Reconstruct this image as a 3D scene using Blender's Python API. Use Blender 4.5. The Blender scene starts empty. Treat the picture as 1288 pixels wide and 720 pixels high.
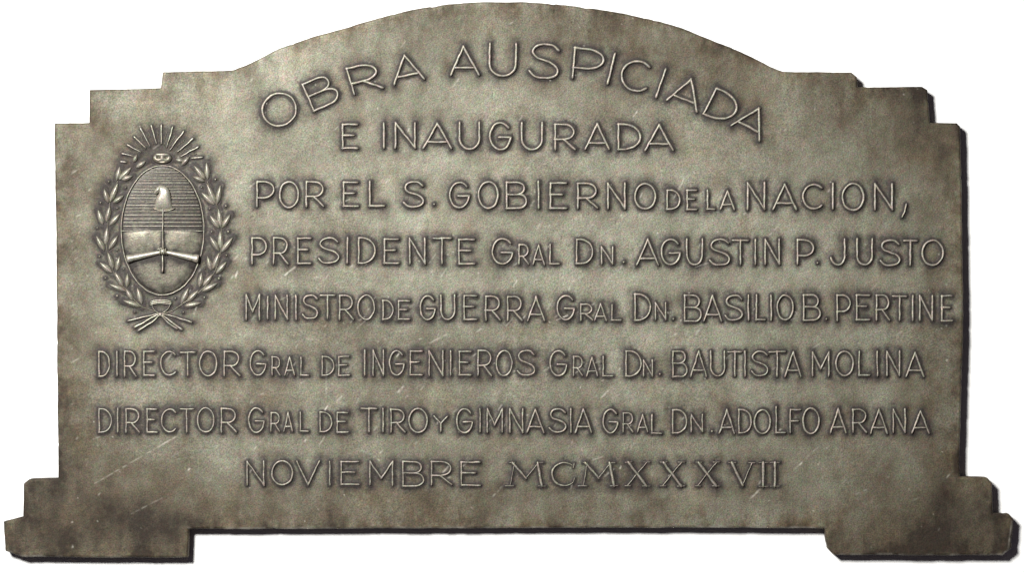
import bpy, math
import numpy as np

scene = bpy.context.scene
COL = scene.collection
S = 0.0005            # metres per unit of the plaque's drawing (the drawing is 1288 x 720 units)
ZC = 1.40             # height of the drawing's centre on the wall
TH = 22.0             # plate thickness in drawing units (11 mm)
rng = np.random.default_rng(1937)

# ------------------------------------------------------------------ camera, world, lamp, exposure
cam = bpy.data.cameras.new('camera')
camo = bpy.data.objects.new('camera', cam)
COL.objects.link(camo)
D = 2.0
camo.location = (0, -TH * S - D, ZC)
camo.rotation_euler = (math.radians(90), 0, 0)
cam.sensor_width = 36.0
cam.lens = 36.0 * D / (1288 * S)
cam.clip_end = 50
scene.camera = camo

world = bpy.data.worlds.new('World')
scene.world = world
world.use_nodes = True
bg = world.node_tree.nodes['Background']
bg.inputs[0].default_value = (1.0, 0.86, 1.06, 1)
bg.inputs[1].default_value = 0.03

ld = bpy.data.lights.new('studio_lamp', 'AREA')
ld.shape = 'DISK'
ld.size = 0.36
ld.energy = 66
ld.color = (1.0, 0.985, 0.95)
lo = bpy.data.objects.new('studio_lamp', ld)
COL.objects.link(lo)
lo.location = (-0.70, -1.60, ZC + 0.66)
from mathutils import Vector
lo.rotation_euler = (Vector((0.02, 0, ZC)) - lo.location).to_track_quat('-Z', 'Y').to_euler()

scene.view_settings.view_transform = 'Standard'
scene.view_settings.look = 'None'
scene.view_settings.exposure = 0
scene.view_settings.gamma = 1


# ------------------------------------------------------------------ helpers
def P3(x, y, h):
    """drawing (x right, y down, h out of the plate's face) -> world"""
    x = np.asarray(x, float); y = np.asarray(y, float); h = np.asarray(h, float) + 0 * x
    return np.stack([(x - 644) * S, -(TH + h) * S, ZC + (360 - y) * S], -1)


ORG = P3(644, 700, -TH + 1)    # the plaque's base


class MB:
    def __init__(self):
        self.v = []; self.f = []; self.w = []; self.n = 0

    def add(self, verts, faces, wear):
        verts = np.asarray(verts, float)
        self.v.append(verts); self.w.append(np.asarray(wear, float))
        for f in faces:
            self.f.append([i + self.n for i in f])
        self.n += len(verts)

    def build(self, name, mat, parent):
        v = np.concatenate(self.v); w = np.concatenate(self.w)
        me = bpy.data.meshes.new(name)
        c = P3(v[:, 0], v[:, 1], v[:, 2]) - ORG
        me.from_pydata(c.tolist(), [], self.f)
        me.update()
        a = me.attributes.new('wear', 'FLOAT', 'POINT')
        a.data.foreach_set('value', w.astype(np.float32))
        me.polygons.foreach_set('use_smooth', [True] * len(me.polygons))
        me.materials.append(mat)
        o = bpy.data.objects.new(name, me)
        COL.objects.link(o)
        o.parent = parent
        return o


def empty(name, parent=None, loc=(0, 0, 0)):
    o = bpy.data.objects.new(name, None)
    o.empty_display_size = 0.02
    COL.objects.link(o)
    o.location = loc
    o.parent = parent
    return o


def vnoise(X, Y, cell, seed):
    """smooth value noise on arrays, range about -1..1"""
    r = np.random.default_rng(seed)
    g = r.uniform(-1, 1, (256, 256))
    x = X / cell; y = Y / cell
    xi = np.floor(x).astype(int); yi = np.floor(y).astype(int)
    fx = x - xi; fy = y - yi
    fx = fx * fx * (3 - 2 * fx); fy = fy * fy * (3 - 2 * fy)
    a = g[yi % 256, xi % 256]; b = g[yi % 256, (xi + 1) % 256]
    c = g[(yi + 1) % 256, xi % 256]; d = g[(yi + 1) % 256, (xi + 1) % 256]
    return (a * (1 - fx) + b * fx) * (1 - fy) + (c * (1 - fx) + d * fx) * fy


def fbm(X, Y, cell, seed, octs=4, gain=0.55):
    t = 0; amp = 1; s = 0
    for k in range(octs):
        a = 0.6 * k + 0.4
        xr = X * math.cos(a) - Y * math.sin(a); yr = X * math.sin(a) + Y * math.cos(a)
        t = t + amp * vnoise(xr + 1000, yr + 1000, cell / 2 ** k, seed + k); s += amp; amp *= gain
    return t / s * 1.6


# ------------------------------------------------------------------ materials
def new_mat(name):
    m = bpy.data.materials.new(name)
    m.use_nodes = True
    nt = m.node_tree
    return m, nt, nt.nodes['Principled BSDF']


def N(nt, typ, **kw):
    n = nt.nodes.new(typ)
    for k, v in kw.items():
        setattr(n, k, v)
    return n


def mixcol(nt, fac, a, b, blend='MIX'):
    n = N(nt, 'ShaderNodeMix', data_type='RGBA', blend_type=blend)
    for s, v in ((n.inputs[0], fac), (n.inputs[6], a), (n.inputs[7], b)):
        if hasattr(v, 'links'):
            nt.links.new(v, s)
        elif isinstance(v, (int, float)):
            s.default_value = v
        else:
            s.default_value = (*v, 1)
    return n.outputs[2]


def noise(nt, scale, detail=2, rough=0.5):
    tc = N(nt, 'ShaderNodeTexCoord')
    n = N(nt, 'ShaderNodeTexNoise')
    n.inputs['Scale'].default_value = scale
    n.inputs['Detail'].default_value = detail
    n.inputs['Roughness'].default_value = rough
    nt.links.new(tc.outputs['Object'], n.inputs['Vector'])
    return n


def ramp(nt, src, stops):
    r = N(nt, 'ShaderNodeValToRGB')
    el = r.color_ramp.elements
    while len(el) > 1:
        el.remove(el[-1])
    el[0].position, el[0].color = stops[0][0], (*stops[0][1], 1)
    for p, c in stops[1:]:
        e = el.new(p); e.color = (*c, 1)
    nt.links.new(src, r.inputs[0])
    return r.outputs[0]


def g3(v):
    return (v, v, v)


def attr(nt, name):
    return N(nt, 'ShaderNodeAttribute', attribute_name=name)


def grain(nt, col, amt_l=0.5, amt_c=0.35):
    """fine cast-metal speckle: lightness and hue"""
    n1 = noise(nt, 1250, 2, 0.7)
    l = ramp(nt, n1.outputs['Fac'], [(0.25, g3(1 - amt_l)), (0.5, g3(1.0)), (0.75, g3(1 + amt_l))])
    col = mixcol(nt, 1.0, col, l, 'MULTIPLY')
    n2 = noise(nt, 800, 2, 0.6)
    n2b = N(nt, 'ShaderNodeMix', data_type='RGBA')
    n2b.inputs[0].default_value = amt_c
    n2b.inputs[6].default_value = (0.5, 0.5, 0.5, 1)
    nt.links.new(n2.outputs['Color'], n2b.inputs[7])
    dbl = mixcol(nt, 1.0, n2b.outputs[2], (2, 2, 2), 'MULTIPLY')
    col = mixcol(nt, 1.0, col, dbl, 'MULTIPLY')
    n4 = noise(nt, 230, 2, 0.6)      # larger pinkish and greenish flecks
    fl = ramp(nt, n4.outputs['Fac'], [(0.30, (0.95, 1.015, 0.95)), (0.5, (1, 1, 1)), (0.70, (1.06, 0.975, 0.99))])
    return mixcol(nt, 1.0, col, fl, 'MULTIPLY')


def bronze_plate():
    m, nt, p = new_mat('aged_bronze_plate')
    pat_shade = attr(nt, 'patina_shade').outputs['Fac']  # metal's own patina plus the painted light fall-off
    gri = attr(nt, 'grime').outputs['Fac']
    scr = attr(nt, 'scratch').outputs['Fac']
    tint = attr(nt, 'tint').outputs['Fac']
    col = ramp(nt, pat_shade, [(0.0, (0.285, 0.274, 0.216)), (0.40, (0.161, 0.150, 0.112)),
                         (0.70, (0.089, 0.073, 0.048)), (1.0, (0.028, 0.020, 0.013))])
    warm = ramp(nt, tint, [(0.0, (0.96, 1.0, 0.99)), (0.5, (1, 1, 1)), (1.0, (1.07, 0.975, 0.84))])
    col = mixcol(nt, 1.0, col, warm, 'MULTIPLY')
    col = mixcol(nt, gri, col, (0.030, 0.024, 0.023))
    col = grain(nt, col, 0.58, 0.36)
    col = mixcol(nt, scr, col, (0.62, 0.59, 0.52))
    nt.links.new(col, p.inputs['Base Color'])
    p.inputs['Metallic'].default_value = 0.45
    rr = ramp(nt, pat_shade, [(0, g3(0.58)), (1, g3(0.70))])
    nt.links.new(rr, p.inputs['Roughness'])
    n3 = noise(nt, 900, 3, 0.65)
    b = N(nt, 'ShaderNodeBump')
    b.inputs['Strength'].default_value = 0.35
    b.inputs['Distance'].default_value = 0.0004
    nt.links.new(n3.outputs['Fac'], b.inputs['Height'])
    nt.links.new(b.outputs[0], p.inputs['Normal'])
    return m


def bronze_relief(name, hi, lo, dark, uneven=1.1, rough=0.52):
    m, nt, p = new_mat(name)
    w = attr(nt, 'wear').outputs['Fac']
    n1 = noise(nt, 330, 4, 0.75)
    add = N(nt, 'ShaderNodeMath', operation='MULTIPLY_ADD')
    nt.links.new(n1.outputs['Fac'], add.inputs[0])
    add.inputs[1].default_value = uneven
    sub = N(nt, 'ShaderNodeMath', operation='SUBTRACT')
    nt.links.new(w, sub.inputs[0]); sub.inputs[1].default_value = uneven / 2
    nt.links.new(sub.outputs[0], add.inputs[2])
    col = ramp(nt, add.outputs[0], [(0.0, dark), (0.42, lo), (0.95, hi)])
    col = grain(nt, col, 0.45, 0.28)
    nt.links.new(col, p.inputs['Base Color'])
    p.inputs['Metallic'].default_value = 0.5
    p.inputs['Roughness'].default_value = rough
    n3 = noise(nt, 700, 2, 0.6)
    b = N(nt, 'ShaderNodeBump')
    b.inputs['Strength'].default_value = 0.3
    b.inputs['Distance'].default_value = 0.0003
    nt.links.new(n3.outputs['Fac'], b.inputs['Height'])
    nt.links.new(b.outputs[0], p.inputs['Normal'])
    return m


M_PLATE = bronze_plate()
M_LET = bronze_relief('worn_bronze_lettering', (0.335, 0.308, 0.26), (0.108, 0.097, 0.078), (0.022, 0.018, 0.016))
M_CREST = bronze_relief('worn_bronze_relief', (0.44, 0.415, 0.35), (0.17, 0.157, 0.12), (0.022, 0.018, 0.015), 0.5, 0.42)

mw, ntw, pw = new_mat('white_plaster')
nw = noise(ntw, 6, 4, 0.6)
cw = ramp(ntw, nw.outputs['Fac'], [(0.3, (0.90, 0.90, 0.90)), (0.7, (0.93, 0.93, 0.92))])
ntw.links.new(cw, pw.inputs['Base Color'])
pw.inputs['Roughness'].default_value = 0.9
pw.inputs['Specular IOR Level'].default_value = 0.1

# ------------------------------------------------------------------ the setting: a white wall behind the plaque
wm = bpy.data.meshes.new('back_wall')
wx, wz = 2.2, 1.4
vs = [(sx * wx, y, ZC + sz * wz) for y in (0, 0.12) for sz in (-1, 1) for sx in (-1, 1)]
wm.from_pydata(vs, [], [(0, 1, 3, 2), (5, 4, 6, 7), (4, 0, 2, 6), (1, 5, 7, 3), (2, 3, 7, 6), (4, 5, 1, 0)])
wm.materials.append(mw)
wall = bpy.data.objects.new('back_wall', wm)
COL.objects.link(wall)
wall['kind'] = 'structure'

# ------------------------------------------------------------------ the plaque's root
plaque = empty('memorial_plaque', None, tuple(ORG))
plaque['label'] = 'aged grey-brown bronze plaque with arched top, stepped corners, raised lettering and oval crest'
plaque['category'] = 'plaque'


# ------------------------------------------------------------------ lettering: a single-line alphabet in a unit box (y up)
def arc(cx, cy, rx, ry, a0, a1, n=18):
    t = np.radians(np.linspace(a0, a1, n))
    return [(cx + rx * math.cos(k), cy + ry * math.sin(k)) for k in t]


def spline(pts, n=6):
    p = [np.array(q, float) for q in pts]
    p = [2 * p[0] - p[1]] + p + [2 * p[-1] - p[-2]]
    out = []
    for i in range(1, len(p) - 2):
        for k in range(n):
            t = k / n
            out.append(tuple(0.5 * (2 * p[i] + (p[i + 1] - p[i - 1]) * t + (2 * p[i - 1] - 5 * p[i] + 4 * p[i + 1] - p[i + 2]) * t * t
                                    + (3 * p[i] - p[i - 1] - 3 * p[i + 1] + p[i + 2]) * t ** 3)))
    out.append(tuple(p[-2]))
    return out


def bowl(x0, x1, yb, yt, straight=0.45):
    """from (x0,yt) along the top, round, and back to (x0,yb)"""
    xm = x0 + (x1 - x0) * straight
    return [(x0, yt)] + arc(xm, (yb + yt) / 2, x1 - xm, (yt - yb) / 2, 90, -90, 16) + [(x0, yb)]


GL = {
    'A': [[(0, 0), (0.5, 1)], [(0.5, 1), (1, 0)], [(0.17, 0.24), (0.83, 0.24)]],
    'B': [[(0, 0), (0, 1)], bowl(0, 0.88, 0.53, 1, 0.6), bowl(0, 1, 0, 0.53, 0.6)],
    'C': [arc(0.54, 0.5, 0.54, 0.5, 48, 312, 26)],
    'D': [[(0, 0), (0, 1)], bowl(0, 1, 0, 1, 0.25)],
    'E': [[(0, 0), (0, 1)], [(0, 1), (0.98, 1)], [(0, 0.54), (0.74, 0.54)], [(0, 0), (1, 0)]],
    'F': [[(0, 0), (0, 1)], [(0, 1), (1, 1)], [(0, 0.5), (0.75, 0.5)]],
    'G': [arc(0.5, 0.5, 0.5, 0.5, 42, 352, 30), [(0.45, 0.46), (0.98, 0.46)]],
    'I': [[(0.5, 0), (0.5, 1)]],
    'J': [[(1, 1), (1, 0.36)] + arc(0.52, 0.36, 0.48, 0.36, 0, -165, 16)[1:]],
    'L': [[(0, 1), (0, 0)], [(0, 0), (1, 0)]],
    'M': [[(0, 0), (0, 1)], [(0, 1), (0.5, 0.3)], [(0.5, 0.3), (1, 1)], [(1, 1), (1, 0)]],
    'N': [[(0, 0), (0, 1)], [(0, 1), (1, 0)], [(1, 0), (1, 1)]],
    'O': [arc(0.5, 0.5, 0.5, 0.5, 90, 450, 36)],
    'P': [[(0, 0), (0, 1)], bowl(0, 1, 0.34, 1, 0.4)],
    'R': [[(0, 0), (0, 1)], bowl(0, 0.96, 0.40, 1, 0.5), [(0.42, 0.40), (1, 0)]],
    'S': [spline([(0.93, 0.86), (0.74, 0.98), (0.46, 1.0), (0.18, 0.93), (0.06, 0.76), (0.2, 0.6), (0.5, 0.52), (0.82, 0.42), (0.98, 0.25),
                  (0.86, 0.07), (0.52, 0.0), (0.2, 0.03), (0.0, 0.17)])],
    'T': [[(0.5, 0), (0.5, 1)], [(0, 1), (1, 1)]],
    'U': [[(0, 1), (0, 0.38)] + arc(0.5, 0.38, 0.5, 0.38, 180, 360, 18)[1:-1] + [(1, 0.38), (1, 1)]],
    'V': [[(0, 1), (0.5, 0)], [(0.5, 0), (1, 1)]],
    'X': [[(0, 1), (1, 0)], [(0, 0), (1, 1)]],
    'Y': [[(0, 1), (0.5, 0.52)], [(1, 1), (0.5, 0.52)], [(0.5, 0.52), (0.5, 0)]],
    '.': [[(0.5, 0.0), (0.5, 0.001)]],
    ',': [[(1, 1), (0.75, 0.45), (0, 0)]],
}
# seriffed numerals: (stroke, half width start, half width end)
SER = {
    'M': [([(0.13, 0.02), (0.24, 0.97)], .9, 1.0), ([(0.20, 0.97), (0.54, 0.34)], 2.6, 2.0), ([(0.54, 0.34), (0.86, 0.97)], 1.0, 1.0),
          ([(0.84, 0.97), (0.95, 0.03)], 2.6, 2.9), ([(0.0, 0.01), (0.22, 0.01)], .9, .9), ([(0.86, 0.01), (1.05, 0.01)], .9, .9),
          ([(0.12, 0.99), (0.25, 0.99)], .8, .8), ([(0.82, 0.99), (0.98, 0.99)], .8, .8)],
    'C': [(arc(0.54, 0.5, 0.54, 0.5, 50, 120, 10), .9, 1.6), (arc(0.54, 0.5, 0.54, 0.5, 120, 235, 14), 1.8, 2.4),
          (arc(0.54, 0.5, 0.54, 0.5, 235, 318, 10), 1.8, 1.0), ([(0.93, 0.78), (0.97, 0.97)], .9, .8), ([(0.94, 0.17), (0.99, 0.33)], .9, .8)],
    'X': [([(0.14, 0.98), (0.88, 0.02)], 2.7, 2.7), ([(0.10, 0.02), (0.50, 0.52)], 1.0, 1.2), ([(0.50, 0.52), (0.9, 0.98)], 1.1, 0.9),
          ([(0.0, 1.0), (0.28, 1.0)], .8, .8), ([(0.76, 1.0), (1.03, 1.0)], .8, .8), ([(0.0, 0.0), (0.22, 0.0)], .8, .8), ([(0.74, 0.0), (1.04, 0.0)], .8, .8)],
    'V': [([(0.14, 0.98), (0.54, 0.01)], 2.8, 2.6), ([(0.54, 0.01), (0.9, 0.98)], 1.1, 1.0), ([(0.0, 1.0), (0.28, 1.0)], .8, .8), ([(0.78, 1.0), (1.02, 1.0)], .8, .8)],
    'I': [([(0.5, 0.02), (0.5, 0.98)], 2.7, 2.7), ([(0.0, 1.0), (1.0, 1.0)], .8, .8), ([(0.0, 0.0), (1.0, 0.0)], .8, .8)],
}

# each word: the letters with their left, right, top and bottom on the drawing, in quarter units from an origin
LINES = []


def line(label, *words):
    LINES.append((label, words))


def W(ox, oy, *letters, serif=False):
    """letters: (char, x0, x1, ytop, ybottom) in quarter units"""
    return [(c, ox + a / 4, ox + b / 4, oy + t / 4, oy + u / 4, serif) for c, a, b, t, u in letters]


a, b, c3 = (400, 140), (600, 140), None
line('second line of raised capitals under the arch',
     W(*a, ('E', 125, 197, 66, 186)),
     W(*a, ('I', 332, 332, 62, 182), ('N', 390, 488, 60, 182), ('A', 532, 670, 62, 184), ('U', 713, 812, 58, 190), ('G', 866, 970, 58, 194))
     + W(*b, ('U', 226, 328, 60, 192), ('R', 394, 492, 66, 190), ('A', 545, 664, 64, 190), ('D', 712, 822, 66, 192), ('A', 848, 985, 70, 194)))
a, b, c = (300, 210), (600, 210), (850, 210)
line('line of raised capitals ending in a comma',
     W(*a, ('P', 95, 178, 75, 198), ('O', 208, 302, 75, 205), ('R', 342, 428, 76, 198)),
     W(*a, ('E', 530, 600, 78, 198), ('L', 662, 732, 75, 196)),
     W(*a, ('S', 834, 932, 75, 202), ('.', 985, 985, 150, 188)),
     W(*a, ('G', 1064, 1160, 78, 205)) + W(*b, ('O', 8, 106, 75, 208), ('B', 150, 250, 78, 208), ('I', 310, 310, 75, 205), ('E', 370, 448, 82, 208),
       ('R', 508, 604, 84, 206), ('N', 660, 744, 85, 208), ('O', 795, 898, 85, 212)),
     W(*b, ('D', 957, 1020, 117, 214), ('E', 1058, 1102, 118, 214)),
     W(*b, ('L', 1160, 1194, 120, 213)) + W(*c, ('A', 226, 294, 122, 212)),
     W(*c, ('N', 362, 446, 82, 212), ('A', 490, 605, 90, 212), ('C', 640, 742, 88, 212), ('I', 790, 790, 85, 208), ('O', 838, 945, 85, 218),
       ('N', 1002, 1088, 88, 212), (',', 1138, 1158, 190, 252)))
a, b, c = (300, 280), (600, 280), (890, 280)
line(None,
     W(*a, ('P', 70, 142, 78, 206), ('R', 178, 248, 78, 206), ('E', 300, 362, 80, 206), ('S', 406, 506, 78, 204), ('I', 549, 549, 78, 202),
       ('D', 606, 688, 78, 205), ('E', 735, 805, 84, 205), ('N', 862, 938, 80, 206), ('T', 983, 1066, 80, 205), ('E', 1110, 1186, 86, 208)),
     W(*b, ('G', 78, 180, 82, 210), ('R', 212, 258, 112, 208), ('A', 282, 338, 115, 210), ('L', 368, 412, 112, 208)),
     W(*b, ('D', 502, 582, 86, 208), ('N', 627, 683, 125, 208), ('.', 738, 738, 150, 200)),
     W(*b, ('A', 805, 912, 86, 212), ('G', 928, 1022, 86, 212), ('U', 1056, 1134, 85, 212)) + W(*c, ('S', 12, 112, 86, 214), ('T', 128, 202, 90, 210),
       ('I', 240, 240, 88, 208), ('N', 290, 360, 86, 208)),
     W(*c, ('P', 453, 532, 88, 208), ('.', 553, 553, 150, 204)),
     W(*c, ('J', 618, 690, 86, 214), ('U', 752, 828, 85, 214), ('S', 870, 968, 90, 216), ('T', 988, 1050, 92, 212), ('O', 1080, 1184, 90, 216)))
a, b, c = (300, 355), (600, 355), (890, 355)
line(None,
     W(*a, ('M', 40, 106, 66, 186), ('I', 148, 148, 75, 182), ('N', 186, 246, 68, 184), ('I', 290, 290, 70, 185), ('S', 324, 400, 66, 184), ('T', 415, 484, 68, 182),
       ('R', 510, 576, 68, 186), ('O', 602, 684, 66, 188)),
     W(*a, ('D', 728, 778, 94, 188), ('E', 806, 860, 96, 188)),
     W(*a, ('G', 915, 990, 70, 190), ('U', 1020, 1088, 68, 190), ('E', 1136, 1198, 70, 188)) + W(*b, ('R', 45, 115, 72, 190), ('R', 155, 225, 74, 192), ('A', 255, 340, 76, 192)),
     W(*b, ('G', 405, 490, 68, 190), ('R', 522, 580, 112, 192), ('A', 594, 650, 112, 192), ('L', 680, 720, 114, 192)),
     W(*b, ('D', 795, 872, 62, 192), ('N', 898, 950, 106, 188), ('.', 988, 988, 150, 186)),
     W(*b, ('B', 1045, 1128, 68, 198), ('A', 1142, 1230, 70, 195)) + W(*c, ('S', 90, 176, 68, 192), ('I', 205, 205, 68, 190), ('L', 246, 286, 68, 190),
       ('I', 320, 320, 68, 190), ('O', 350, 430, 66, 192)),
     W(*c, ('B', 484, 566, 66, 192), ('.', 598, 598, 150, 186)),
     W(*c, ('P', 652, 718, 66, 192), ('E', 750, 814, 66, 190), ('R', 850, 914, 66, 190), ('T', 934, 998, 72, 190), ('I', 1032, 1032, 70, 190),
       ('N', 1068, 1130, 70, 190), ('E', 1178, 1228, 70, 196)))
a, b, c, d = (110, 425), (400, 425), (670, 425), (870, 425)
line(None,
     W(*a, ('D', 60, 112, 70, 194), ('I', 150, 150, 72, 190), ('R', 188, 244, 70, 194), ('E', 285, 336, 70, 190), ('C', 370, 450, 70, 190), ('T', 470, 540, 74, 188),
       ('O', 565, 652, 70, 192), ('R', 690, 765, 70, 190)),
     W(*a, ('G', 820, 898, 66, 190), ('R', 930, 970, 98, 188), ('A', 995, 1042, 98, 188), ('L', 1075, 1112, 102, 190)),
     W(*b, ('D', 22, 80, 95, 190), ('E', 105, 156, 96, 190)),
     W(*b, ('I', 236, 236, 66, 188), ('N', 278, 330, 66, 188), ('G', 360, 434, 66, 190), ('E', 466, 522, 68, 188), ('N', 560, 628, 68, 190), ('I', 668, 668, 68, 188),
       ('E', 712, 768, 70, 188), ('R', 806, 872, 66, 190), ('O', 898, 976, 66, 192), ('S', 1004, 1092, 66, 190)),
     W(*c, ('G', 88, 172, 68, 192), ('R', 206, 250, 96, 190), ('A', 272, 326, 100, 192), ('L', 355, 402, 98, 194)),
     W(*c, ('D', 470, 546, 68, 194), ('N', 558, 602, 114, 192), ('.', 640, 640, 150, 184)),
     W(*c, ('B', 706, 776, 70, 196), ('A', 796, 874, 70, 194), ('U', 896, 966, 70, 194)) + W(*d, ('T', 186, 248, 72, 192), ('I', 268, 268, 70, 192), ('S', 302, 384, 70, 192),
       ('T', 392, 468, 72, 192), ('A', 470, 550, 74, 194)),
     W(*d, ('M', 608, 690, 74, 192), ('O', 726, 812, 70, 192), ('L', 842, 892, 72, 190), ('I', 934, 934, 70, 190), ('N', 982, 1046, 70, 190), ('A', 1080, 1166, 76, 194)))
a, b, c, d = (110, 495), (400, 495), (670, 495), (870, 495)
line(None,
     W(*a, ('D', 60, 122, 80, 196), ('I', 153, 153, 80, 194), ('R', 196, 262, 80, 196), ('E', 302, 348, 80, 196), ('C', 375, 450, 80, 196), ('T', 468, 532, 80, 194),
       ('O', 555, 638, 74, 196), ('R', 675, 748, 78, 194)),
     W(*a, ('G', 812, 890, 74, 198), ('R', 925, 968, 98, 190), ('A', 990, 1032, 100, 190), ('L', 1072, 1110, 98, 192)),
     W(*b, ('D', 12, 70, 95, 194), ('E', 98, 150, 98, 196)),
     W(*b, ('T', 220, 294, 78, 192), ('I', 328, 328, 78, 192), ('R', 368, 436, 82, 194), ('O', 458, 550, 78, 198)),
     W(*b, ('Y', 585, 650, 118, 192)),
     W(*b, ('G', 698, 778, 80, 200), ('I', 816, 816, 80, 194), ('M', 852, 928, 80, 194), ('N', 966, 1030, 82, 196), ('A', 1052, 1136, 84, 196), ('S', 1166, 1248, 80, 196))
     + W(*c, ('I', 192, 192, 82, 196), ('A', 215, 296, 82, 196)),
     W(*c, ('G', 355, 430, 82, 200), ('R', 456, 504, 100, 194), ('A', 528, 578, 110, 194), ('L', 600, 648, 110, 202)),
     W(*c, ('D', 706, 776, 84, 200), ('N', 798, 854, 110, 192), ('.', 902, 902, 150, 192)),
     W(*d, ('A', 140, 214, 84, 200), ('D', 238, 300, 84, 200), ('O', 316, 396, 84, 204), ('L', 425, 468, 70, 200), ('F', 496, 546, 84, 196), ('O', 560, 640, 76, 204)),
     W(*d, ('A', 698, 776, 80, 200), ('R', 812, 878, 82, 196), ('A', 900, 984, 84, 202), ('N', 1014, 1074, 82, 196), ('A', 1108, 1194, 90, 200)))
a, b, c = (290, 570), (590, 570), (720, 570)
line('bottom line of plain capitals and seriffed Roman numerals',
     W(*a, ('N', 84, 168, 45, 162), ('O', 208, 312, 42, 162), ('V', 335, 446, 45, 160), ('I', 500, 500, 45, 160), ('E', 558, 645, 45, 160), ('M', 702, 816, 45, 162),
       ('B', 868, 972, 45, 168), ('R', 1012, 1112, 45, 160), ('E', 1162, 1254, 48, 164)),
     W(*b, ('M', 182, 376, 48, 170), ('C', 418, 532, 50, 166), ('M', 550, 738, 48, 168), ('X', 785, 905, 48, 168), ('X', 962, 1080, 48, 168), ('X', 1140, 1255, 48, 168), serif=True)
     + W(*c, ('V', 785, 915, 50, 165), ('I', 937, 984, 50, 170), ('I', 996, 1042, 50, 170), serif=True))


# the arched first line: (char, bottom-left corner, along-baseline vector, up vector) on the drawing
def AR(ch, ox, oy, bl, right, up):
    return (ch, (ox + bl[0] / 4, oy + bl[1] / 4), (right[0] / 4, right[1] / 4), (up[0] / 4, up[1] / 4))


def rotbox(ch, ox, oy, cx, cy, w, h, deg):
    t = math.radians(deg)      # clockwise positive on the drawing
    r = (w * math.cos(t), w * math.sin(t)); u = (h * math.sin(t), -h * math.cos(t))
    return AR(ch, ox, oy, (cx - r[0] / 2 - u[0] / 2, cy - r[1] / 2 - u[1] / 2), r, u)


A1, A2 = (310, 40), (660, 40)
ARCH = [
    [rotbox('O', *A1, 166, 392, 172, 162, -28), AR('B', *A1, (342, 398), (132, -58), (-60, -132)), AR('R', *A1, (543, 312), (141, -32), (-38, -126)),
     AR('A', *A1, (745, 262), (148, -27), (-24, -129))],
    [AR('A', *A1, (1030, 216), (138, -3), (-7, -140)), rotbox('U', *A1, 1290, 142, 132, 160, 1), rotbox('S', *A2, 102, 148, 146, 170, 5),
     AR('P', *A2, (240, 230), (147, 15), (15, -150)), AR('I', *A2, (418, 258), (0, 0), (35, -146)), rotbox('C', *A2, 560, 222, 144, 150, 9),
     AR('I', *A2, (662, 325), (0, 0), (46, -135)), AR('A', *A2, (717, 342), (149, 58), (46.5, -131)), AR('D', *A2, (900, 412), (128, 54), (65, -127)),
     AR('A', *A2, (1040, 470), (140, 75), (67, -119.5))],
]

PROF = [(-1.0, -0.22), (-0.92, 0.25), (-0.62, 0.72), (-0.26, 0.97), (0, 1.0), (0.26, 0.97), (0.62, 0.72), (0.92, 0.25), (1.0, -0.22)]
PW = [0.0, 0.10, 0.62, 0.98, 1.0, 0.98, 0.62, 0.10, 0.0]


def ridge(mb, pts, hw0, hw1, ht, closed=False, wearmul=1.0):
    """a raised half-round stroke along a polyline with rounded ends"""
    p = np.array(pts, float)
    # resample
    seg = np.linalg.norm(np.diff(p, axis=0), axis=1)
    L = seg.sum()
    if L > 4:
        s = np.concatenate([[0], np.cumsum(seg)])
        n = max(3, int(L / 2.2) + 1)
        q = np.linspace(0, L, n)
        p = np.stack([np.interp(q, s, p[:, 0]), np.interp(q, s, p[:, 1])], -1)
    n = len(p)
    jit = np.stack([vnoise(p[:, 0] + 300, p[:, 1] + 300, 6, 5), vnoise(p[:, 0] + 300, p[:, 1] + 300, 6, 9)], -1) * 0.38
    p = p + jit
    if closed:
        p[-1] = p[0]
    t = np.gradient(p, axis=0)
    if closed:
        t[0] = t[-1] = p[1] - p[-2]
    t /= np.maximum(np.linalg.norm(t, axis=1, keepdims=True), 1e-6)
    hw = np.linspace(hw0, hw1, n) * (1 + 0.18 * vnoise(p[:, 0], p[:, 1], 5, 21))
    hs = ht * (1 + 0.12 * vnoise(p[:, 0], p[:, 1], 7, 23))
    rings = [(p[i], t[i], hw[i], hs[i], 1.0) for i in range(n)]
    if not closed:
        def cap(i, sgn):
            out = []
            for f, sc in ((0.55, 0.84), (0.88, 0.5), (1.0, 0.12)):
                out.append((p[i] + sgn * t[i] * hw[i] * f, t[i], hw[i] * sc, hs[i] * (0.35 + 0.65 * sc), sc))
            return out
        rings = cap(0, -1)[::-1] + rings + cap(n - 1, 1)
    V = []; Wr = []
    K = len(PROF)
    for c, tt, w, h, sc in rings:
        nx, ny = -tt[1], tt[0]
        for (u, z), pw in zip(PROF, PW):
            V.append((c[0] + nx * u * w, c[1] + ny * u * w, z * h if z > 0 else z * 3))
            Wr.append(pw * wearmul * (0.5 + 0.5 * sc))
    F = []
    for i in range(len(rings) - 1):
        for k in range(K - 1):
            a0 = i * K + k
            F.append((a0, a0 + 1, a0 + K + 1, a0 + K))
    mb.add(V, F, Wr)


STROKES = []     # (points, half width) of everything raised, for the ground round it


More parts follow.
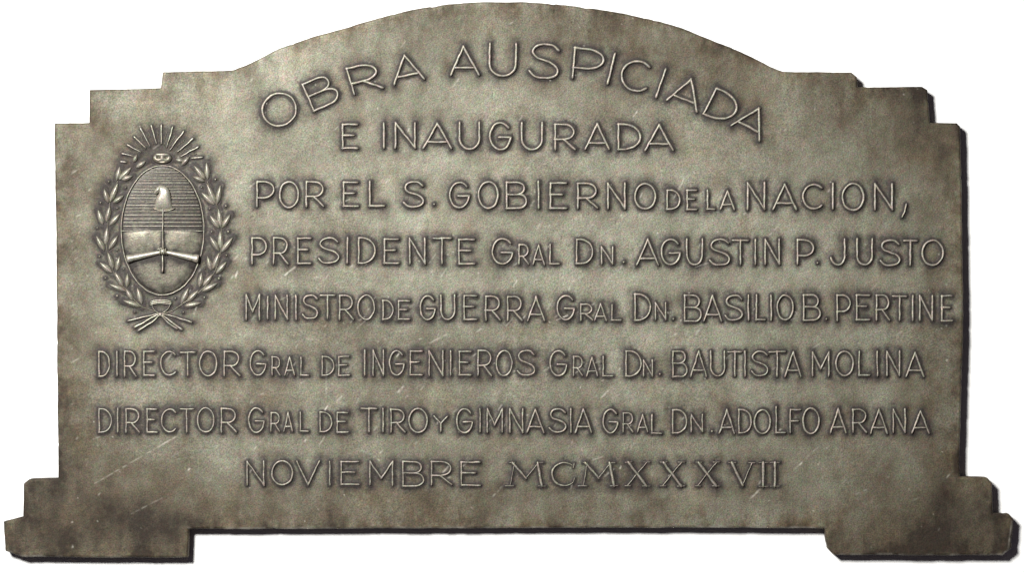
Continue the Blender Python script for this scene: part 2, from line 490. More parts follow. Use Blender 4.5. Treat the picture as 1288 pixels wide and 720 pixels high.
def dot(mb, x, y, r, h, wear=0.9, n=12):
    V = []; F = []; Wr = []
    rr = [(1.0, -0.3), (0.9, 0.35), (0.6, 0.78), (0.25, 0.97)]
    for f, z in rr:
        for k in range(n):
            q = 2 * math.pi * k / n
            V.append((x + r * f * math.cos(q), y + r * f * math.sin(q), z * h)); Wr.append(wear * max(0, z))
    V.append((x, y, h)); Wr.append(wear)
    for j in range(len(rr) - 1):
        for k in range(n):
            F.append((j * n + k, j * n + (k + 1) % n, (j + 1) * n + (k + 1) % n, (j + 1) * n + k))
    for k in range(n):
        F.append(((len(rr) - 1) * n + k, (len(rr) - 1) * n + (k + 1) % n, len(V) - 1))
    mb.add(V, F, Wr)
    STROKES.append((np.array([(x, y), (x + .01, y)]), r))


def put_letter(mb, ch, f, serif, hw, ht, wm=1.0):
    if ch == '.':
        x, y = f(0.5, 0.0)
        dot(mb, x, y, 2.1, 2.6, 0.8)
        return
    if serif:
        for pts, w0, w1 in SER[ch]:
            q = [f(*p) for p in pts]
            ridge(mb, q, w0, w1, 1.5 + 0.55 * max(w0, w1), wearmul=wm)
            STROKES.append((np.array(q), (w0 + w1) / 2))
        return
    for pts in GL[ch]:
        q = [f(*p) for p in pts]
        ridge(mb, q, hw, hw * (0.7 if ch == ',' else 1), ht, closed=(ch == 'O'), wearmul=wm)
        STROKES.append((np.array(q), hw))


ln = empty('inscription_line', plaque)
ln['label'] = 'arched top line of raised capitals'
for word in ARCH:
    mb = MB()
    for ch, bl, r, u in word:
        put_letter(mb, ch, lambda x, y, bl=bl, r=r, u=u: (bl[0] + r[0] * x + u[0] * y, bl[1] + r[1] * x + u[1] * y), False, 2.4, 3.4)
    mb.build('raised_word', M_LET, ln)
for li, (label, words) in enumerate(LINES):
    ln = empty('inscription_line', plaque)
    if label:
        ln['label'] = label
    hw = (2.35, 2.25, 2.1, 2.05, 1.95, 1.95, 1.9)[li]
    ht = (3.3, 3.2, 3.0, 2.9, 2.7, 2.7, 2.7)[li]
    for word in words:
        mb = MB()
        for ch, x0, x1, yt, yb, serif in word:
            small = (yb - yt) < 25
            put_letter(mb, ch, lambda x, y, x0=x0, x1=x1, yt=yt, yb=yb: (x0 + (x1 - x0) * x, yb + (yt - yb) * y), serif,
                       hw * (0.9 if small else 1), ht * (0.92 if small else 1), (1, 0.98, 0.95, 0.91, 0.86, 0.85, 0.84)[li])
        mb.build('raised_word', M_LET, ln)

# ------------------------------------------------------------------ the crest
crest = empty('coat_of_arms', plaque)
crest['label'] = 'oval crest in relief with laurel wreath, rising sun, cap on a pike and clasped hands'
CS = 220 / 546.0


def K(x, y):
    return (100 + x * CS, 140 + y * CS)


EC = np.array(K(260, 372)); ERX, ERY = 52.0, 81.5

# shield: a low domed oval, its upper half cut into horizontal bars
mb = MB()
V = []; F = []; Wr = []
nr, na = 46, 96
for j in range(nr + 1):
    r = j / nr
    for k in range(na):
        q = 2 * math.pi * k / na
        x = EC[0] + ERX * 0.985 * r * math.cos(q); y = EC[1] + ERY * 0.985 * r * math.sin(q)
        h = 0.6 + 2.2 * (1 - r ** 2) ** 0.7 if r < 1 else 0.4
        if y > EC[1] + 1:
            hx = (x - EC[0]) / ERX; hy = (y - EC[1]) / ERY
            h += 0.8 * math.exp(-((abs(hx) - 0.5) / 0.25) ** 2 - ((hy - 0.13) / 0.13) ** 2)
        V.append((x, y, h)); kx_, ky_ = (x - 100) / CS, (y - 140) / CS
        dirt_shade = 0.55 * math.exp(-((abs(kx_ - 262)) / 9) ** 2) * (230 < ky_ < 510)                       # beside the pike
        if abs(kx_ - 262) < 125:
            dirt_shade += 0.50 * math.exp(-((ky_ - (446 + 0.2 * abs(kx_ - 262))) / 24) ** 2)                 # along the arms, their shadow painted in with the dirt
        dirt_shade += 0.35 * max(0.0, r - 0.8) / 0.2
        Wr.append(max(-0.2, (0.36 if y > EC[1] else -0.02) - dirt_shade + 0.10 * float(vnoise(np.array(x), np.array(y), 5, 3))))
for j in range(nr):
    for k in range(na):
        F.append((j * na + k, j * na + (k + 1) % na, (j + 1) * na + (k + 1) % na, (j + 1) * na + k))
mb.add(V, F, Wr)
for yy, strong in ((213.5, .5), (216.5, .8), (220.2, .4), (224, .5), (227.2, .4), (230.3, 1), (235, .45), (238, .5), (241.5, 1), (246, .7), (249.2, .9), (254, .45), (258.5, 1), (262.5, .5),
                   (266.4, .4), (270.5, 1), (275.3, .9), (280, 1), (284.6, 1)):
    e = ERX * math.sqrt(max(0, 1 - ((yy - EC[1]) / ERY) ** 2)) - 2.5
    r = math.sqrt(((yy - EC[1]) / ERY) ** 2)
    x = np.linspace(EC[0] - e, EC[0] + e, 24)
    wv = vnoise(x * 1.0, np.full_like(x, yy), 12, 44) * 0.25
    base = 0.6 + 2.2 * np.maximum(0, 1 - ((x - EC[0]) / ERX) ** 2 - ((yy - EC[1]) / ERY) ** 2) ** 0.7
    V = []; Wr = []; F = []
    for i in range(len(x)):
        for u, z, w in ((-0.95, -0.4, 0.05), (-0.5, 0.75, 0.5), (0, 1.0, 0.8), (0.5, 0.75, 0.5), (0.95, -0.4, 0.05)):
            V.append((x[i], yy + u + wv[i], base[i] + z * (0.6 + 0.6 * strong))); Wr.append(w * (0.45 + 0.6 * strong) * (0.75 + 0.3 * rng.random()))
    for i in range(len(x) - 1):
        for k in range(4):
            a0 = i * 5 + k; F.append((a0, a0 + 1, a0 + 6, a0 + 5))
    mb.add(V, F, Wr)
mb.build('shield', M_CREST, crest)
mb = MB()
q = np.radians(np.linspace(0, 360, 121))
pts = np.stack([EC[0] + ERX * np.cos(q), EC[1] + ERY * np.sin(q)], -1)
ridge(mb, pts, 1.35, 1.35, 3.0, closed=True, wearmul=0.78)
ridge(mb, [(EC[0] - ERX + 1, EC[1] + 0.6), (EC[0] + ERX - 1, EC[1] + 0.6)], 1.0, 1.0, 3.6, wearmul=0.75)
mb.build('shield_rim', M_CREST, crest)
STROKES.append((pts, 1.5))


def lens(mb, x, y, L, Wd, ang, h, z0=0.0, wear=1.0, tipw=0.06, blunt=0.0, fold=0.35, n=14):
    """a domed leaf from its foot (x, y) towards ang (degrees, counter-clockwise from right, y up)"""
    t = math.radians(ang); dx, dy = math.cos(t), -math.sin(t); nx, ny = -dy, dx
    us = (-1, -0.8, -0.45, -0.12, 0, 0.12, 0.45, 0.8, 1)
    zs = (-0.3, 0.42, 0.76, 0.95, 1.0, 0.95, 0.76, 0.42, -0.3)
    V = []; Wr = []; F = []
    for i in range(n + 1):
        s = i / n
        w = max(tipw, (math.sin(math.pi * min(1, s ** 0.85)) ** 0.65) * (1 - blunt) + blunt * (1 if s < .97 else 0.7)) * Wd / 2
        hh = h * (0.25 + 0.75 * math.sin(math.pi * (0.08 + 0.84 * s)))
        for u, z in zip(us, zs):
            V.append((x + dx * L * s + nx * u * w, y + dy * L * s + ny * u * w, z0 + (z * hh if z > 0 else z * 2)))
            Wr.append(wear * (0.0 if z < 0 else 0.30 + 0.75 * z) * (0.70 + 0.30 * math.sin(math.pi * s)))
    m = len(us)
    for i in range(n):
        for k in range(m - 1):
            a0 = i * m + k; F.append((a0, a0 + 1, a0 + m + 1, a0 + m))
    mb.add(V, F, Wr)
    STROKES.append((np.array([(x, y), (x + dx * L, y + dy * L)]), Wd * 0.4))


# wreath: each leaf from its foot to its tip, traced in 7.2-fold views of the drawing
def Q(o, p):
    return (o[0] + p[0] / o[2], o[1] + p[1] / o[2])


VA, VB, VC, VD, VE, VF = (110, 180, 7.2), (110, 270, 7.2), (110, 330, 7.2), (210, 180, 7.2), (210, 270, 7.2), (210, 330, 7.2)
VG, VR = (150, 145, 9.0), (130, 330, 7.576)
LEAVES = (
    [(VA, 265, 340, 295, 220), (VA, 285, 335, 395, 225), (VA, 310, 335, 405, 300), (VA, 205, 535, 275, 370), (VA, 190, 545, 155, 420), (VA, 230, 545, 325, 480),
     (VB, 140, 95, 100, -35), (VB, 172, 70, 205, -72), (VB, 200, 100, 290, 0), (VB, 155, 330, 85, 200), (VB, 165, 275, 180, 125), (VB, 195, 320, 275, 195),
     (VB, 225, 530, 120, 440), (VB, 235, 495, 190, 350), (VB, 265, 515, 290, 385), (VB, 350, 695, 205, 635), (VB, 325, 655, 255, 530), (VB, 360, 660, 365, 540),
     (VC, 485, 405, 330, 350), (VC, 412, 345, 355, 250), (VC, 495, 380, 455, 240), (VG, 160, 535, 202, 455), (VG, 190, 595, 295, 525)],
    [(VD, 350, 330, 250, 210), (VD, 370, 330, 360, 185), (VD, 345, 350, 240, 305), (VD, 442, 555, 365, 375), (VD, 455, 555, 485, 385), (VD, 430, 560, 320, 455),
     (VE, 475, 125, 395, 15), (VE, 490, 115, 468, -45), (VE, 500, 122, 572, 5), (VE, 470, 330, 395, 205), (VE, 488, 315, 483, 160), (VE, 495, 342, 592, 215),
     (VE, 402, 512, 370, 385), (VE, 415, 500, 475, 350), (VE, 445, 538, 537, 435), (VE, 295, 662, 315, 535), (VE, 328, 648, 410, 550), (VE, 318, 697, 452, 628),
     (VF, 128, 378, 195, 240), (VF, 180, 362, 285, 258), (VF, 160, 398, 302, 372), (VG, 640, 500, 725, 520), (VG, 705, 570, 790, 475)])
STEMS = (
    [Q(VC, (620, 450)), Q(VC, (540, 420)), Q(VC, (480, 395)), Q(VB, (355, 690)), Q(VB, (245, 535)), Q(VB, (180, 330)), Q(VB, (185, 105)), Q(VA, (205, 545)), Q(VA, (275, 345))],
    [Q(VF, (-20, 460)), Q(VF, (60, 440)), Q(VF, (130, 385)), Q(VF, (310, 255)), Q(VE, (430, 525)), Q(VE, (490, 335)), Q(VE, (495, 125)), Q(VD, (450, 560)), Q(VD, (365, 345))])
BERRIES = (
    [(VA, 195, 350, 1.9), (VA, 120, 540, 1.5), (VA, 345, 405, 1.5), (VA, 270, 590, 1.4), (VB, 90, 120, 1.4), (VB, 270, 320, 1.6), (VB, 110, 380, 1.7), (VB, 165, 575, 1.8),
     (VC, 270, 305, 1.9), (VB, 330, 495, 1.4), (VC, 415, 205, 1.4), (VC, 432, 450, 1.3)],
    [(VD, 440, 330, 2.0), (VD, 535, 570, 2.1), (VD, 315, 400, 1.5), (VD, 390, 595, 1.6), (VE, 555, 155, 2.0), (VE, 405, 155, 1.6), (VE, 540, 370, 1.8), (VE, 472, 580, 2.2),
     (VF, 340, 320, 1.9), (VF, 78, 328, 1.5), (VF, 150, 455, 1.6), (VE, 345, 490, 1.3)])
for leaves, stem, berries in zip(LEAVES, STEMS, BERRIES):
    mb = MB()
    ridge(mb, spline(stem, 6), 0.85, 0.7, 1.7, wearmul=0.5)
    for v, x0, y0, x1, y1 in leaves:
        (fx, fy), (tx, ty) = Q(v, (x0, y0)), Q(v, (x1, y1))
        L = math.hypot(tx - fx, ty - fy)
        lens(mb, fx, fy, L + 1.2, min(8.4, 5.0 + L * 0.18), math.degrees(math.atan2(fy - ty, tx - fx)), 4.2 + rng.uniform(-.4, .5), 0.0, 0.9 + rng.uniform(-.12, .12))
    for v, x0, y0, r in berries:
        dot(mb, *Q(v, (x0, y0)), r, 2.1, 0.45 + 0.35 * rng.random(), 10)
    mb.build('laurel_branch', M_CREST, crest)

# rising sun
SC = K(258, 152)
mb = MB()
RAYS = [(20, 525, 80, 531), (38, 435, 160, 462), (100, 335, 245, 418), (170, 245, 300, 370), (245, 152, 350, 350), (368, 120, 420, 320), (480, 115, 478, 320), (607, 132, 540, 360),
        (727, 186, 575, 392), (832, 268, 660, 418), (892, 358, 700, 465), (942, 475, 815, 487)]
for i, (x1, y1, x0, y0) in enumerate(RAYS):
    p0, p1 = Q(VG, (x0, y0)), Q(VG, (x1, y1))
    ridge(mb, [p0, p1], 0.9, 1.75, 2.8, wearmul=0.9)
    STROKES.append((np.array([p0, p1]), 1.0))
    if 0 < i < len(RAYS) - 1:            # a thin wavy ray between two straight ones
        nx0, ny0, nx1, ny1 = RAYS[i + 1][2], RAYS[i + 1][3], RAYS[i + 1][0], RAYS[i + 1][1]
        a0 = ((x0 + nx0) / 2, (y0 + ny0) / 2); a1 = ((x1 + nx1) / 2, (y1 + ny1) / 2)
        a1 = (a0[0] + (a1[0] - a0[0]) * 0.72, a0[1] + (a1[1] - a0[1]) * 0.72)
        dx, dy = a1[0] - a0[0], a1[1] - a0[1]; l = math.hypot(dx, dy)
        pts = [Q(VG, (a0[0] + dx * t - dy / l * 7 * math.sin(9 * t), a0[1] + dy * t + dx / l * 7 * math.sin(9 * t))) for t in np.linspace(0, 1, 9)]
        ridge(mb, pts, 0.5, 0.6, 1.3, wearmul=0.42)
# the face: a domed oval with brow, nose, eyes and mouth
FX, FY = Q(VG, (488, 486))
V = []; F = []; Wr = []
nx_, ny_ = 40, 16
for j in range(ny_ + 1):
    for i in range(nx_):
        r = j / ny_; t = 2 * math.pi * i / nx_
        fx = r * math.cos(t); fy = r * math.sin(t)
        x = FX + 13.0 * fx; y = FY + 7.6 * fy
        h = 1.0 + 3.6 * math.sqrt(max(0, 1 - r ** 2))
        h += 1.3 * math.exp(-((fy + 0.62 + 0.25 * fx * fx) / 0.22) ** 2)
        h -= 1.9 * math.exp(-((abs(fx) - 0.36) / 0.20) ** 2 - ((fy + 0.1) / 0.24) ** 2)
        h += 0.8 * math.exp(-(fx / 0.10) ** 2 - ((fy - 0.05) / 0.35) ** 2)
        h -= 1.1 * math.exp(-(fx / 0.3) ** 2 - ((fy - 0.52) / 0.12) ** 2)
        if j == ny_:
            h = -0.5
        V.append((x, y, h)); Wr.append(min(1, max(0.02, (h - 1.6) / 4.0)))
for j in range(ny_):
    for i in range(nx_):
        F.append((j * nx_ + i, j * nx_ + (i + 1) % nx_, (j + 1) * nx_ + (i + 1) % nx_, (j + 1) * nx_ + i))
mb.add(V, F, Wr)
STROKES.append((np.array([(FX - 9, FY), (FX + 9, FY)]), 5.5))
mb.build('rising_sun', M_CREST, crest)

# pike
mb = MB()
ridge(mb, [K(262, 300), K(261, 500)], 1.5, 1.9, 6.6, wearmul=0.9)
mb.build('pike', M_CREST, crest)

# cap: stacked rounded cross sections, its peak falling to the left
mb = MB()
sec = [(306, 263, 33, 2.6), (302, 263, 32, 5.2), (295, 263, 29, 7.0), (284, 263, 28, 8.4), (270, 264, 24.5, 9.2), (258, 267, 20, 9.6), (248, 266, 18, 9.4), (240, 262, 17, 8.6),
       (234.5, 258, 13, 7.0), (231, 257, 6, 5.0)]
V = []; F = []; Wr = []
m = 13
for y, cx, w, h in sec:
    for k in range(m):
        u = -1 + 2 * k / (m - 1)
        px, py = K(cx + u * w, y + 3.5 * (1 - u * u) * (1 if y > 290 else 0.3))
        z = max(0, 1 - u ** 4) ** 0.5
        V.append((px, py, 1.0 + h * z if z > 0 else 0.5)); Wr.append(0.15 + 1.0 * min(1, 1.4 * z))
for j in range(len(sec) - 1):
    for k in range(m - 1):
        a0 = j * m + k; F.append((a0, a0 + 1, a0 + m + 1, a0 + m))
mb.add(V, F, Wr)
lens(mb, *K(256, 234), 12.5, 7.5, 230, 4.0, 6.2, 1.2, blunt=0.6)
ridge(mb, spline([K(233, 303), K(250, 309), K(266, 311), K(282, 309), K(298, 303)]), 1.3, 1.3, 5.6, wearmul=0.8)
mb.build('liberty_cap', M_CREST, crest)
STROKES.append((np.array([K(265, 300), K(258, 240)]), 8))


# the two forearms, thick at the sleeve and thin at the wrist, and their clasped hands
def forearm(x0, y0, x1, y1, w0, w1, name):
    mb = MB()
    p0 = np.array(K(x0, y0)); p1 = np.array(K(x1, y1))
    d = (p1 - p0) / np.linalg.norm(p1 - p0); nrm = np.array([-d[1], d[0]])
    V = []; Wr = []; F = []
    n = 16; m = 11
    for i in range(-1, n + 1):
        s = max(0, i) / n
        w = (w0 * (1 - s) ** 1.3 + w1 * (1 - (1 - s) ** 1.3)) * CS / 2
        if i == -1:
            w *= 0.9
        if i in (3,):
            w *= 0.93
        c = p0 + (p1 - p0) * s
        for k in range(m):
            a0 = math.pi * k / (m - 1)
            u = -math.cos(a0); z = math.sin(a0) ** 0.8
            q = c + nrm * u * w
            hh = (0.6 if i == -1 else 1.0) * (3.2 + w * 1.0)
            V.append((q[0], q[1], 0.6 + hh * z)); Wr.append(0.05 + 1.1 * z - (0.25 if i == 3 else 0))
    for i in range(n + 1):
        for k in range(m - 1):
            a0 = i * m + k; F.append((a0, a0 + 1, a0 + m + 1, a0 + m))
    mb.add(V, F, Wr)
    STROKES.append((np.array([p0, p1]), 4))
    return mb.build('forearm', M_CREST, crest)


forearm(150, 462, 256, 440, 28, 15, 'forearm')
forearm(373, 462, 270, 440, 30, 14, 'forearm')
mb = MB()
hx, hy = K(262, 438)
dot(mb, hx, hy, 5.6, 10.0, 0.9, 16)
for k in range(4):      # the fingers closed over the other hand
    ridge(mb, [(hx - 4.5 + 2.7 * k, hy - 4.0 + 0.3 * k), (hx - 3.6 + 2.6 * k, hy + 3.6)], 1.1, 0.9, 11.2 - 0.6 * abs(k - 1.5), wearmul=0.95)
ridge(mb, [(hx - 6.5, hy - 2.5), (hx + 1.5, hy - 5.2)], 1.2, 0.9, 9.4, wearmul=0.95)
mb.build('clasped_hands', M_CREST, crest)

# ribbon under the wreath: a fold above, a knot and four tails
mb = MB()
R_ = lambda *p: [Q(VR, q) for q in p]
for dy, w in ((372, 1.3), (388, 1.5), (402, 1.1)):
    q = spline(R_((452, dy + 6), (500, dy - 6), (560, dy - 10), (615, dy - 4), (645, dy + 4)))
    ridge(mb, q, w, w, 3.0, wearmul=0.85)
    STROKES.append((np.array(q), w))
for pts, w in ((((462, 395), (470, 430), (500, 468), (530, 490)), 0.9), (((640, 385), (632, 420), (605, 455), (565, 488)), 0.9),
               (((520, 492), (430, 512), (330, 535), (240, 560)), 1.5), (((525, 500), (450, 535), (375, 580), (305, 618)), 1.9), (((530, 508), (480, 560), (410, 605), (338, 652)), 1.9),
               (((570, 495), (650, 512), (740, 540), (840, 572)), 1.5), (((565, 505), (630, 555), (690, 600), (745, 640)), 2.0), (((560, 512), (610, 570), (650, 600), (700, 632)), 1.5)):
    q = spline(R_(*pts))
    ridge(mb, q, w * 0.7, w * 1.15, 2.9, wearmul=0.85)
    STROKES.append((np.array(q), w))
kx, ky = Q(VR, (545, 500))
dot(mb, kx, ky, 3.6, 4.4, 1.0, 12)
mb.build('ribbon_bow', M_CREST, crest)

# ------------------------------------------------------------------ the plate: one finely divided sheet with a real edge
OUT = [(68.4, 155), (112, 154.3), (112.8, 113), (202, 110.3), (204.5, 90.5), (293, 88), (310, 82), (350.6, 61), (390, 47), (430, 36), (475, 23), (520, 11.5), (565, 4.5), (610, 2),
       (655, 2.2), (700, 4.5), (745, 10), (790, 18), (830, 27), (858, 35), (891.5, 48.5), (920, 60), (947, 72), (970, 84), (984, 89.5), (1071, 91), (1078, 97), (1079, 109.8),
       (1160, 108.8), (1167, 113), (1170.5, 154), (1204, 154.3), (1208, 159), (1210, 250), (1212, 400), (1210, 480), (1207, 580), (1207.5, 600.5), (1242, 601.5), (1248, 608), (1249, 646.5),
       (1269, 647.5), (1275, 654), (1273, 690), (1262, 699.5), (1049, 699), (1041, 690.5), (1038, 665.5), (900, 664.5), (640, 665), (400, 666), (238, 666.5), (236.5, 702.5), (28, 701.5), (6.5, 694),
       (4.2, 657), (29, 651), (29.3, 609), (36, 603.3), (73, 602), (71.5, 400)]
OUT = np.array(OUT, float)
G = 1.0
xs = np.arange(-1, 1282, G); ys = np.arange(-2, 708, G)
X, Y = np.meshgrid(xs, ys)
dist = np.full(X.shape, 1e9); inside = np.zeros(X.shape, bool)
for i in range(len(OUT)):
    (x0, y0), (x1, y1) = OUT[i], OUT[(i + 1) % len(OUT)]
    dx, dy = x1 - x0, y1 - y0
    t = np.clip(((X - x0) * dx + (Y - y0) * dy) / (dx * dx + dy * dy), 0, 1)
    dist = np.minimum(dist, np.hypot(X - x0 - t * dx, Y - y0 - t * dy))
    cr = ((y0 > Y) != (y1 > Y)) & (X < dx * (Y - y0) / (dy + 1e-12) + x0)
    inside ^= cr
sd = np.where(inside, -dist, dist)
sd = sd + 0.45 * fbm(X, Y, 22, 71, 3) + 0.12 * vnoise(X, Y, 4, 77)
sd = sd + 2.2 * np.clip(vnoise(X, Y, 8, 79) - 0.62, 0, 1)      # small nicks in the rim
gy, gx = np.gradient(sd, G)
gl = np.maximum(np.hypot(gx, gy), 0.3)

# distance to the raised work, its fillets and the dirt that has settled round it
dl = np.full(X.shape, 99.0)
R = 26
for pts, w in STROKES:
    lo_ = pts.min(0) - R; hi_ = pts.max(0) + R
    i0, i1 = max(0, int(lo_[0] - xs[0])), min(len(xs), int(hi_[0] - xs[0]) + 1)
    j0, j1 = max(0, int(lo_[1] - ys[0])), min(len(ys), int(hi_[1] - ys[0]) + 1)
    XX = X[j0:j1, i0:i1]; YY = Y[j0:j1, i0:i1]
    dd = np.full(XX.shape, 99.0)
    st = pts if len(pts) < 40 else pts[::2]
    for k in range(len(st) - 1):
        (x0, y0), (x1, y1) = st[k], st[k + 1]
        dx, dy = x1 - x0, y1 - y0
        t = np.clip(((XX - x0) * dx + (YY - y0) * dy) / (dx * dx + dy * dy + 1e-9), 0, 1)
        dd = np.minimum(dd, np.hypot(XX - x0 - t * dx, YY - y0 - t * dy))
    dl[j0:j1, i0:i1] = np.minimum(dl[j0:j1, i0:i1], np.maximum(0, dd - w))
n_g = fbm(X, Y, 30, 11, 4)
n_f = fbm(X, Y, 7, 17, 3)
n_p = vnoise(X, Y, 2.3, 19) * 0.6 + vnoise(X, Y, 4.7, 20) * 0.5
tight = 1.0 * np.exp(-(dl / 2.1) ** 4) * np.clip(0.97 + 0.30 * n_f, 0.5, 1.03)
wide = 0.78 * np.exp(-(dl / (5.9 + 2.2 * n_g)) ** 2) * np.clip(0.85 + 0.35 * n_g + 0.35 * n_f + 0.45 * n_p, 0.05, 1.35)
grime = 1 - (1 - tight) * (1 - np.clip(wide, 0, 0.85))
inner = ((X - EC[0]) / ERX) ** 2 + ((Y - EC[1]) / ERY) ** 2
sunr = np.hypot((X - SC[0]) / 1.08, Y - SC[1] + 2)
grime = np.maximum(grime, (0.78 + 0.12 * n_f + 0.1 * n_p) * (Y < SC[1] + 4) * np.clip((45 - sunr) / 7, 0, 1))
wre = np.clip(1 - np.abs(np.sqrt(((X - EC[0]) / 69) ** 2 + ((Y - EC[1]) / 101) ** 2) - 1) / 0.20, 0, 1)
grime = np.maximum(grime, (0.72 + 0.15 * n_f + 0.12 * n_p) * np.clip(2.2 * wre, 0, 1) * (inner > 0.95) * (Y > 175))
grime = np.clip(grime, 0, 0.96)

edge = np.maximum(0, -sd)
re = 2.6
H = np.where(edge < re, -re * (1 - np.sqrt(np.clip(1 - (1 - edge / re) ** 2, 0, 1))), 0.0)
H += 0.5 * np.exp(-(dl / 2.0) ** 2)                    # fillets at the foot of the letters
H += 0.40 * fbm(X, Y, 80, 91, 2) + 0.16 * fbm(X, Y, 11, 95, 3)
pit = np.clip(vnoise(X, Y, 3.1, 101) - 0.86, 0, 1) * 5 * np.clip(fbm(X, Y, 60, 105, 2) + 0.4, 0, 1)
H -= pit

# cloudy patina, browner along the upper rim, with light fall-off painted in
cl = fbm(X, Y, 38, 37, 5, 0.72)                         # stains, a few centimetres and less
streak = fbm(X * 1.0, Y * 0.35, 16, 39, 4, 0.7)          # runs, drawn out downwards
pat_shade = 0.36 + 0.12 * fbm(X, Y, 150, 31, 4, 0.5) + 0.15 * cl + 0.06 * streak
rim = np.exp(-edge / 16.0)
pat_shade += 0.23 * rim * np.clip(0.6 + 1.5 * fbm(X, Y, 26, 41, 4, 0.7) + 0.7 * streak, -0.4, 2.2)
near = np.exp(-(dl / 13.0) ** 2)
pat_shade += 0.09 * near * (0.9 + 1.1 * cl)


def blob(cx, cy, rx, ry, a):
    return a * np.exp(-((X - cx) / rx) ** 2 - ((Y - cy) / ry) ** 2)


pat_shade += blob(110, 690, 200, 85, 0.36) + blob(1200, 690, 170, 95, 0.64) + blob(1200, 150, 120, 120, 0.48) + blob(900, 90, 170, 60, 0.12) + blob(460, 655, 360, 60, 0.26)  # corners, feet and sides darkened: light fall-off painted over the patina
pat_shade += blob(80, 420, 60, 250, 0.10) + blob(1210, 420, 60, 240, 0.16) + blob(120, 170, 70, 60, 0.10) + blob(640, 30, 200, 50, 0.10) + blob(1140, 560, 130, 60, 0.06) + blob(100, 575, 90, 60, 0.18) + blob(1060, 105, 60, 40, 0.14) + blob(860, 70, 80, 40, 0.05)
pat_shade -= blob(640, 320, 360, 150, 0.08) + blob(900, 270, 190, 150, 0.05) + blob(930, 430, 150, 60, 0.07)  # middle painted lighter, as the better lit part
pat_shade = np.clip(pat_shade + 0.2 * pit, 0, 1)
tint = np.clip(0.42 + 0.30 * fbm(X, Y, 40, 51, 4, 0.7) + 0.22 * (pat_shade - 0.4) + 0.18 * rim, 0, 1)

# scratches
scr = np.zeros(X.shape)


def scratch(x0, y0, x1, y1, w, a):
    R = 3
    i0, i1 = max(0, int(min(x0, x1) - R - xs[0])), min(len(xs), int(max(x0, x1) + R - xs[0]) + 1)
    j0, j1 = max(0, int(min(y0, y1) - R - ys[0])), min(len(ys), int(max(y0, y1) + R - ys[0]) + 1)
    if i1 <= i0 or j1 <= j0:
        return
    XX = X[j0:j1, i0:i1]; YY = Y[j0:j1, i0:i1]
    dx, dy = x1 - x0, y1 - y0
    t = np.clip(((XX - x0) * dx + (YY - y0) * dy) / (dx * dx + dy * dy), 0, 1)
    dd = np.hypot(XX - x0 - t * dx, YY - y0 - t * dy)
    br = np.clip(0.65 + 0.8 * vnoise(XX, YY, 4, 7), 0, 1)
    scr[j0:j1, i0:i1] = np.maximum(scr[j0:j1, i0:i1], a * br * np.exp(-(dd / w) ** 2) * np.sin(np.pi * (0.12 + 0.76 * t)) ** 0.7)


for s in ((119, 609, 200, 562, 0.6, .38), (197, 564, 224, 548, 0.75, .6), (165, 647, 204, 627, 0.6, .42), (354, 350, 371, 336, 0.9, .9), (296, 349, 299, 341, 1.0, .8), (646, 361, 650, 353, 1.0, .9),
          (846, 252, 862, 222, 0.8, .5), (940, 632, 956, 616, 1.0, .6), (345, 237, 349, 234, 0.8, .7), (540, 432, 562, 421, 0.7, .5), (500, 495, 507, 486, 1.0, .9), (620, 625, 632, 612, 0.8, .5),
          (760, 600, 775, 588, 0.8, .4), (757, 500, 766, 491, 1.0, .7), (1000, 590, 1030, 562, 0.7, .3), (410, 500, 411, 455, 0.6, .35), (715, 365, 722, 352, 0.8, .6)):
    scratch(*s)
scratch(1273, 656, 1268, 692, 1.0, .35); scratch(1262, 699, 1268, 694, 1.6, 1.0); scratch(1259, 702, 1264, 697, 1.2, .8)
for k in range(520):
    x = np.clip(rng.normal(600, 300), 90, 1190); y = np.clip(rng.normal(400, 150), 30, 690)
    L = min(17, rng.exponential(4.0) + 1.5); an = math.radians(rng.normal(48, 14))
    scratch(x, y, x + L * math.cos(an), y - L * math.sin(an), rng.uniform(0.5, 0.85), rng.uniform(0.10, 0.55) * (1 if rng.random() < 0.88 else 2.0))
for k in range(380):
    x = rng.uniform(80, 1200); y = rng.uniform(20, 690)
    scratch(x, y, x + rng.uniform(-1, 1), y + rng.uniform(-1.2, 1.2), rng.uniform(0.55, 0.85), rng.uniform(0.15, 0.7))
# bare metal along the worn lower edges
wearedge = np.exp(-((edge - 1.2) / 1.1) ** 2) * np.clip(0.25 + 0.8 * fbm(X, Y, 14, 61, 3), 0, 1) * (gy > 0.5)
scr = np.maximum(scr, 0.45 * wearedge)
scr = np.clip(scr, 0, 1)

ok = (sd[:-1, :-1] + sd[1:, :-1] + sd[:-1, 1:] + sd[1:, 1:]) / 4 < 0
ny, nx = X.shape
used = np.zeros(X.shape, bool)
for sj in (0, 1):
    for si in (0, 1):
        used[sj:ny - 1 + sj, si:nx - 1 + si] |= ok
full = np.zeros(X.shape, int)
okp = np.pad(ok, 1)
cnt = okp[:-1, :-1].astype(int) + okp[1:, :-1] + okp[:-1, 1:] + okp[1:, 1:]
bnd = used & (cnt < 4)
Xv = np.where(bnd, X - sd * gx / gl, X); Yv = np.where(bnd, Y - sd * gy / gl, Y)
H = np.where(bnd, -re, H)
idx = np.full(X.shape, -1); idx[used] = np.arange(used.sum())
jj, ii = np.nonzero(ok)
quads = np.stack([idx[jj, ii], idx[jj + 1, ii], idx[jj + 1, ii + 1], idx[jj, ii + 1]], -1)
top = P3(Xv[used], Yv[used], H[used])
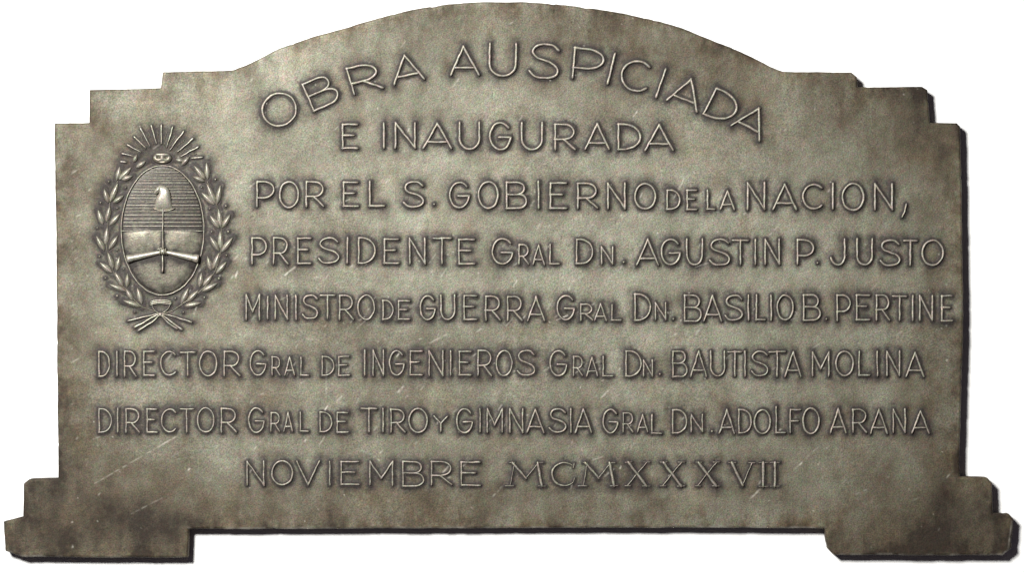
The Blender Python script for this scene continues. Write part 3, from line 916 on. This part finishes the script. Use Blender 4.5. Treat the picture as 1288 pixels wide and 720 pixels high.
# side walls: each open edge of the sheet drops to the back
key = {}
e = np.concatenate([quads[:, [0, 1]], quads[:, [1, 2]], quads[:, [2, 3]], quads[:, [3, 0]]])
lo_e = np.minimum(e[:, 0], e[:, 1]).astype(np.int64); hi_e = np.maximum(e[:, 0], e[:, 1]).astype(np.int64)
code = lo_e * (used.sum() + 1) + hi_e
u_, first, counts = np.unique(code, return_index=True, return_counts=True)
be = e[first[counts == 1]]
bv = np.unique(be)
nb = len(bv); n0 = len(top)
m1 = np.full(n0, -1); m1[bv] = n0 + np.arange(nb)
m2 = np.full(n0, -1); m2[bv] = n0 + nb + np.arange(nb)
midv = top[bv].copy(); midv[:, 1] = -(TH * 0.45) * S
back = top[bv].copy(); back[:, 1] = -1.0 * S
s1 = np.stack([be[:, 1], be[:, 0], m1[be[:, 0]], m1[be[:, 1]]], -1)
s2 = np.stack([m1[be[:, 1]], m1[be[:, 0]], m2[be[:, 0]], m2[be[:, 1]]], -1)
allv = np.concatenate([top, midv, back]) - ORG
allf = np.concatenate([quads, s1, s2])
me = bpy.data.meshes.new('plate')
me.vertices.add(len(allv)); me.vertices.foreach_set('co', allv.astype(np.float32).ravel())
me.loops.add(allf.size); me.loops.foreach_set('vertex_index', allf.astype(np.int32).ravel())
me.polygons.add(len(allf))
me.polygons.foreach_set('loop_start', np.arange(0, allf.size, 4, dtype=np.int32))
me.polygons.foreach_set('loop_total', np.full(len(allf), 4, dtype=np.int32))
me.polygons.foreach_set('use_smooth', np.ones(len(allf), dtype=bool))
me.update(calc_edges=True)
me.validate()
for nm, arr in (('patina_shade', pat_shade), ('grime', grime), ('scratch', scr), ('tint', tint)):
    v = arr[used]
    if nm == 'patina_shade':
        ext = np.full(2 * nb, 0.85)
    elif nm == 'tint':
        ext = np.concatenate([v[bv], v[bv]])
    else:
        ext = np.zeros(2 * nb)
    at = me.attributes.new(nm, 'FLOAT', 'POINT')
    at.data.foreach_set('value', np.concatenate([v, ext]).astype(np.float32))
me.materials.append(M_PLATE)
plate = bpy.data.objects.new('plate', me)
COL.objects.link(plate)
plate.parent = plaque
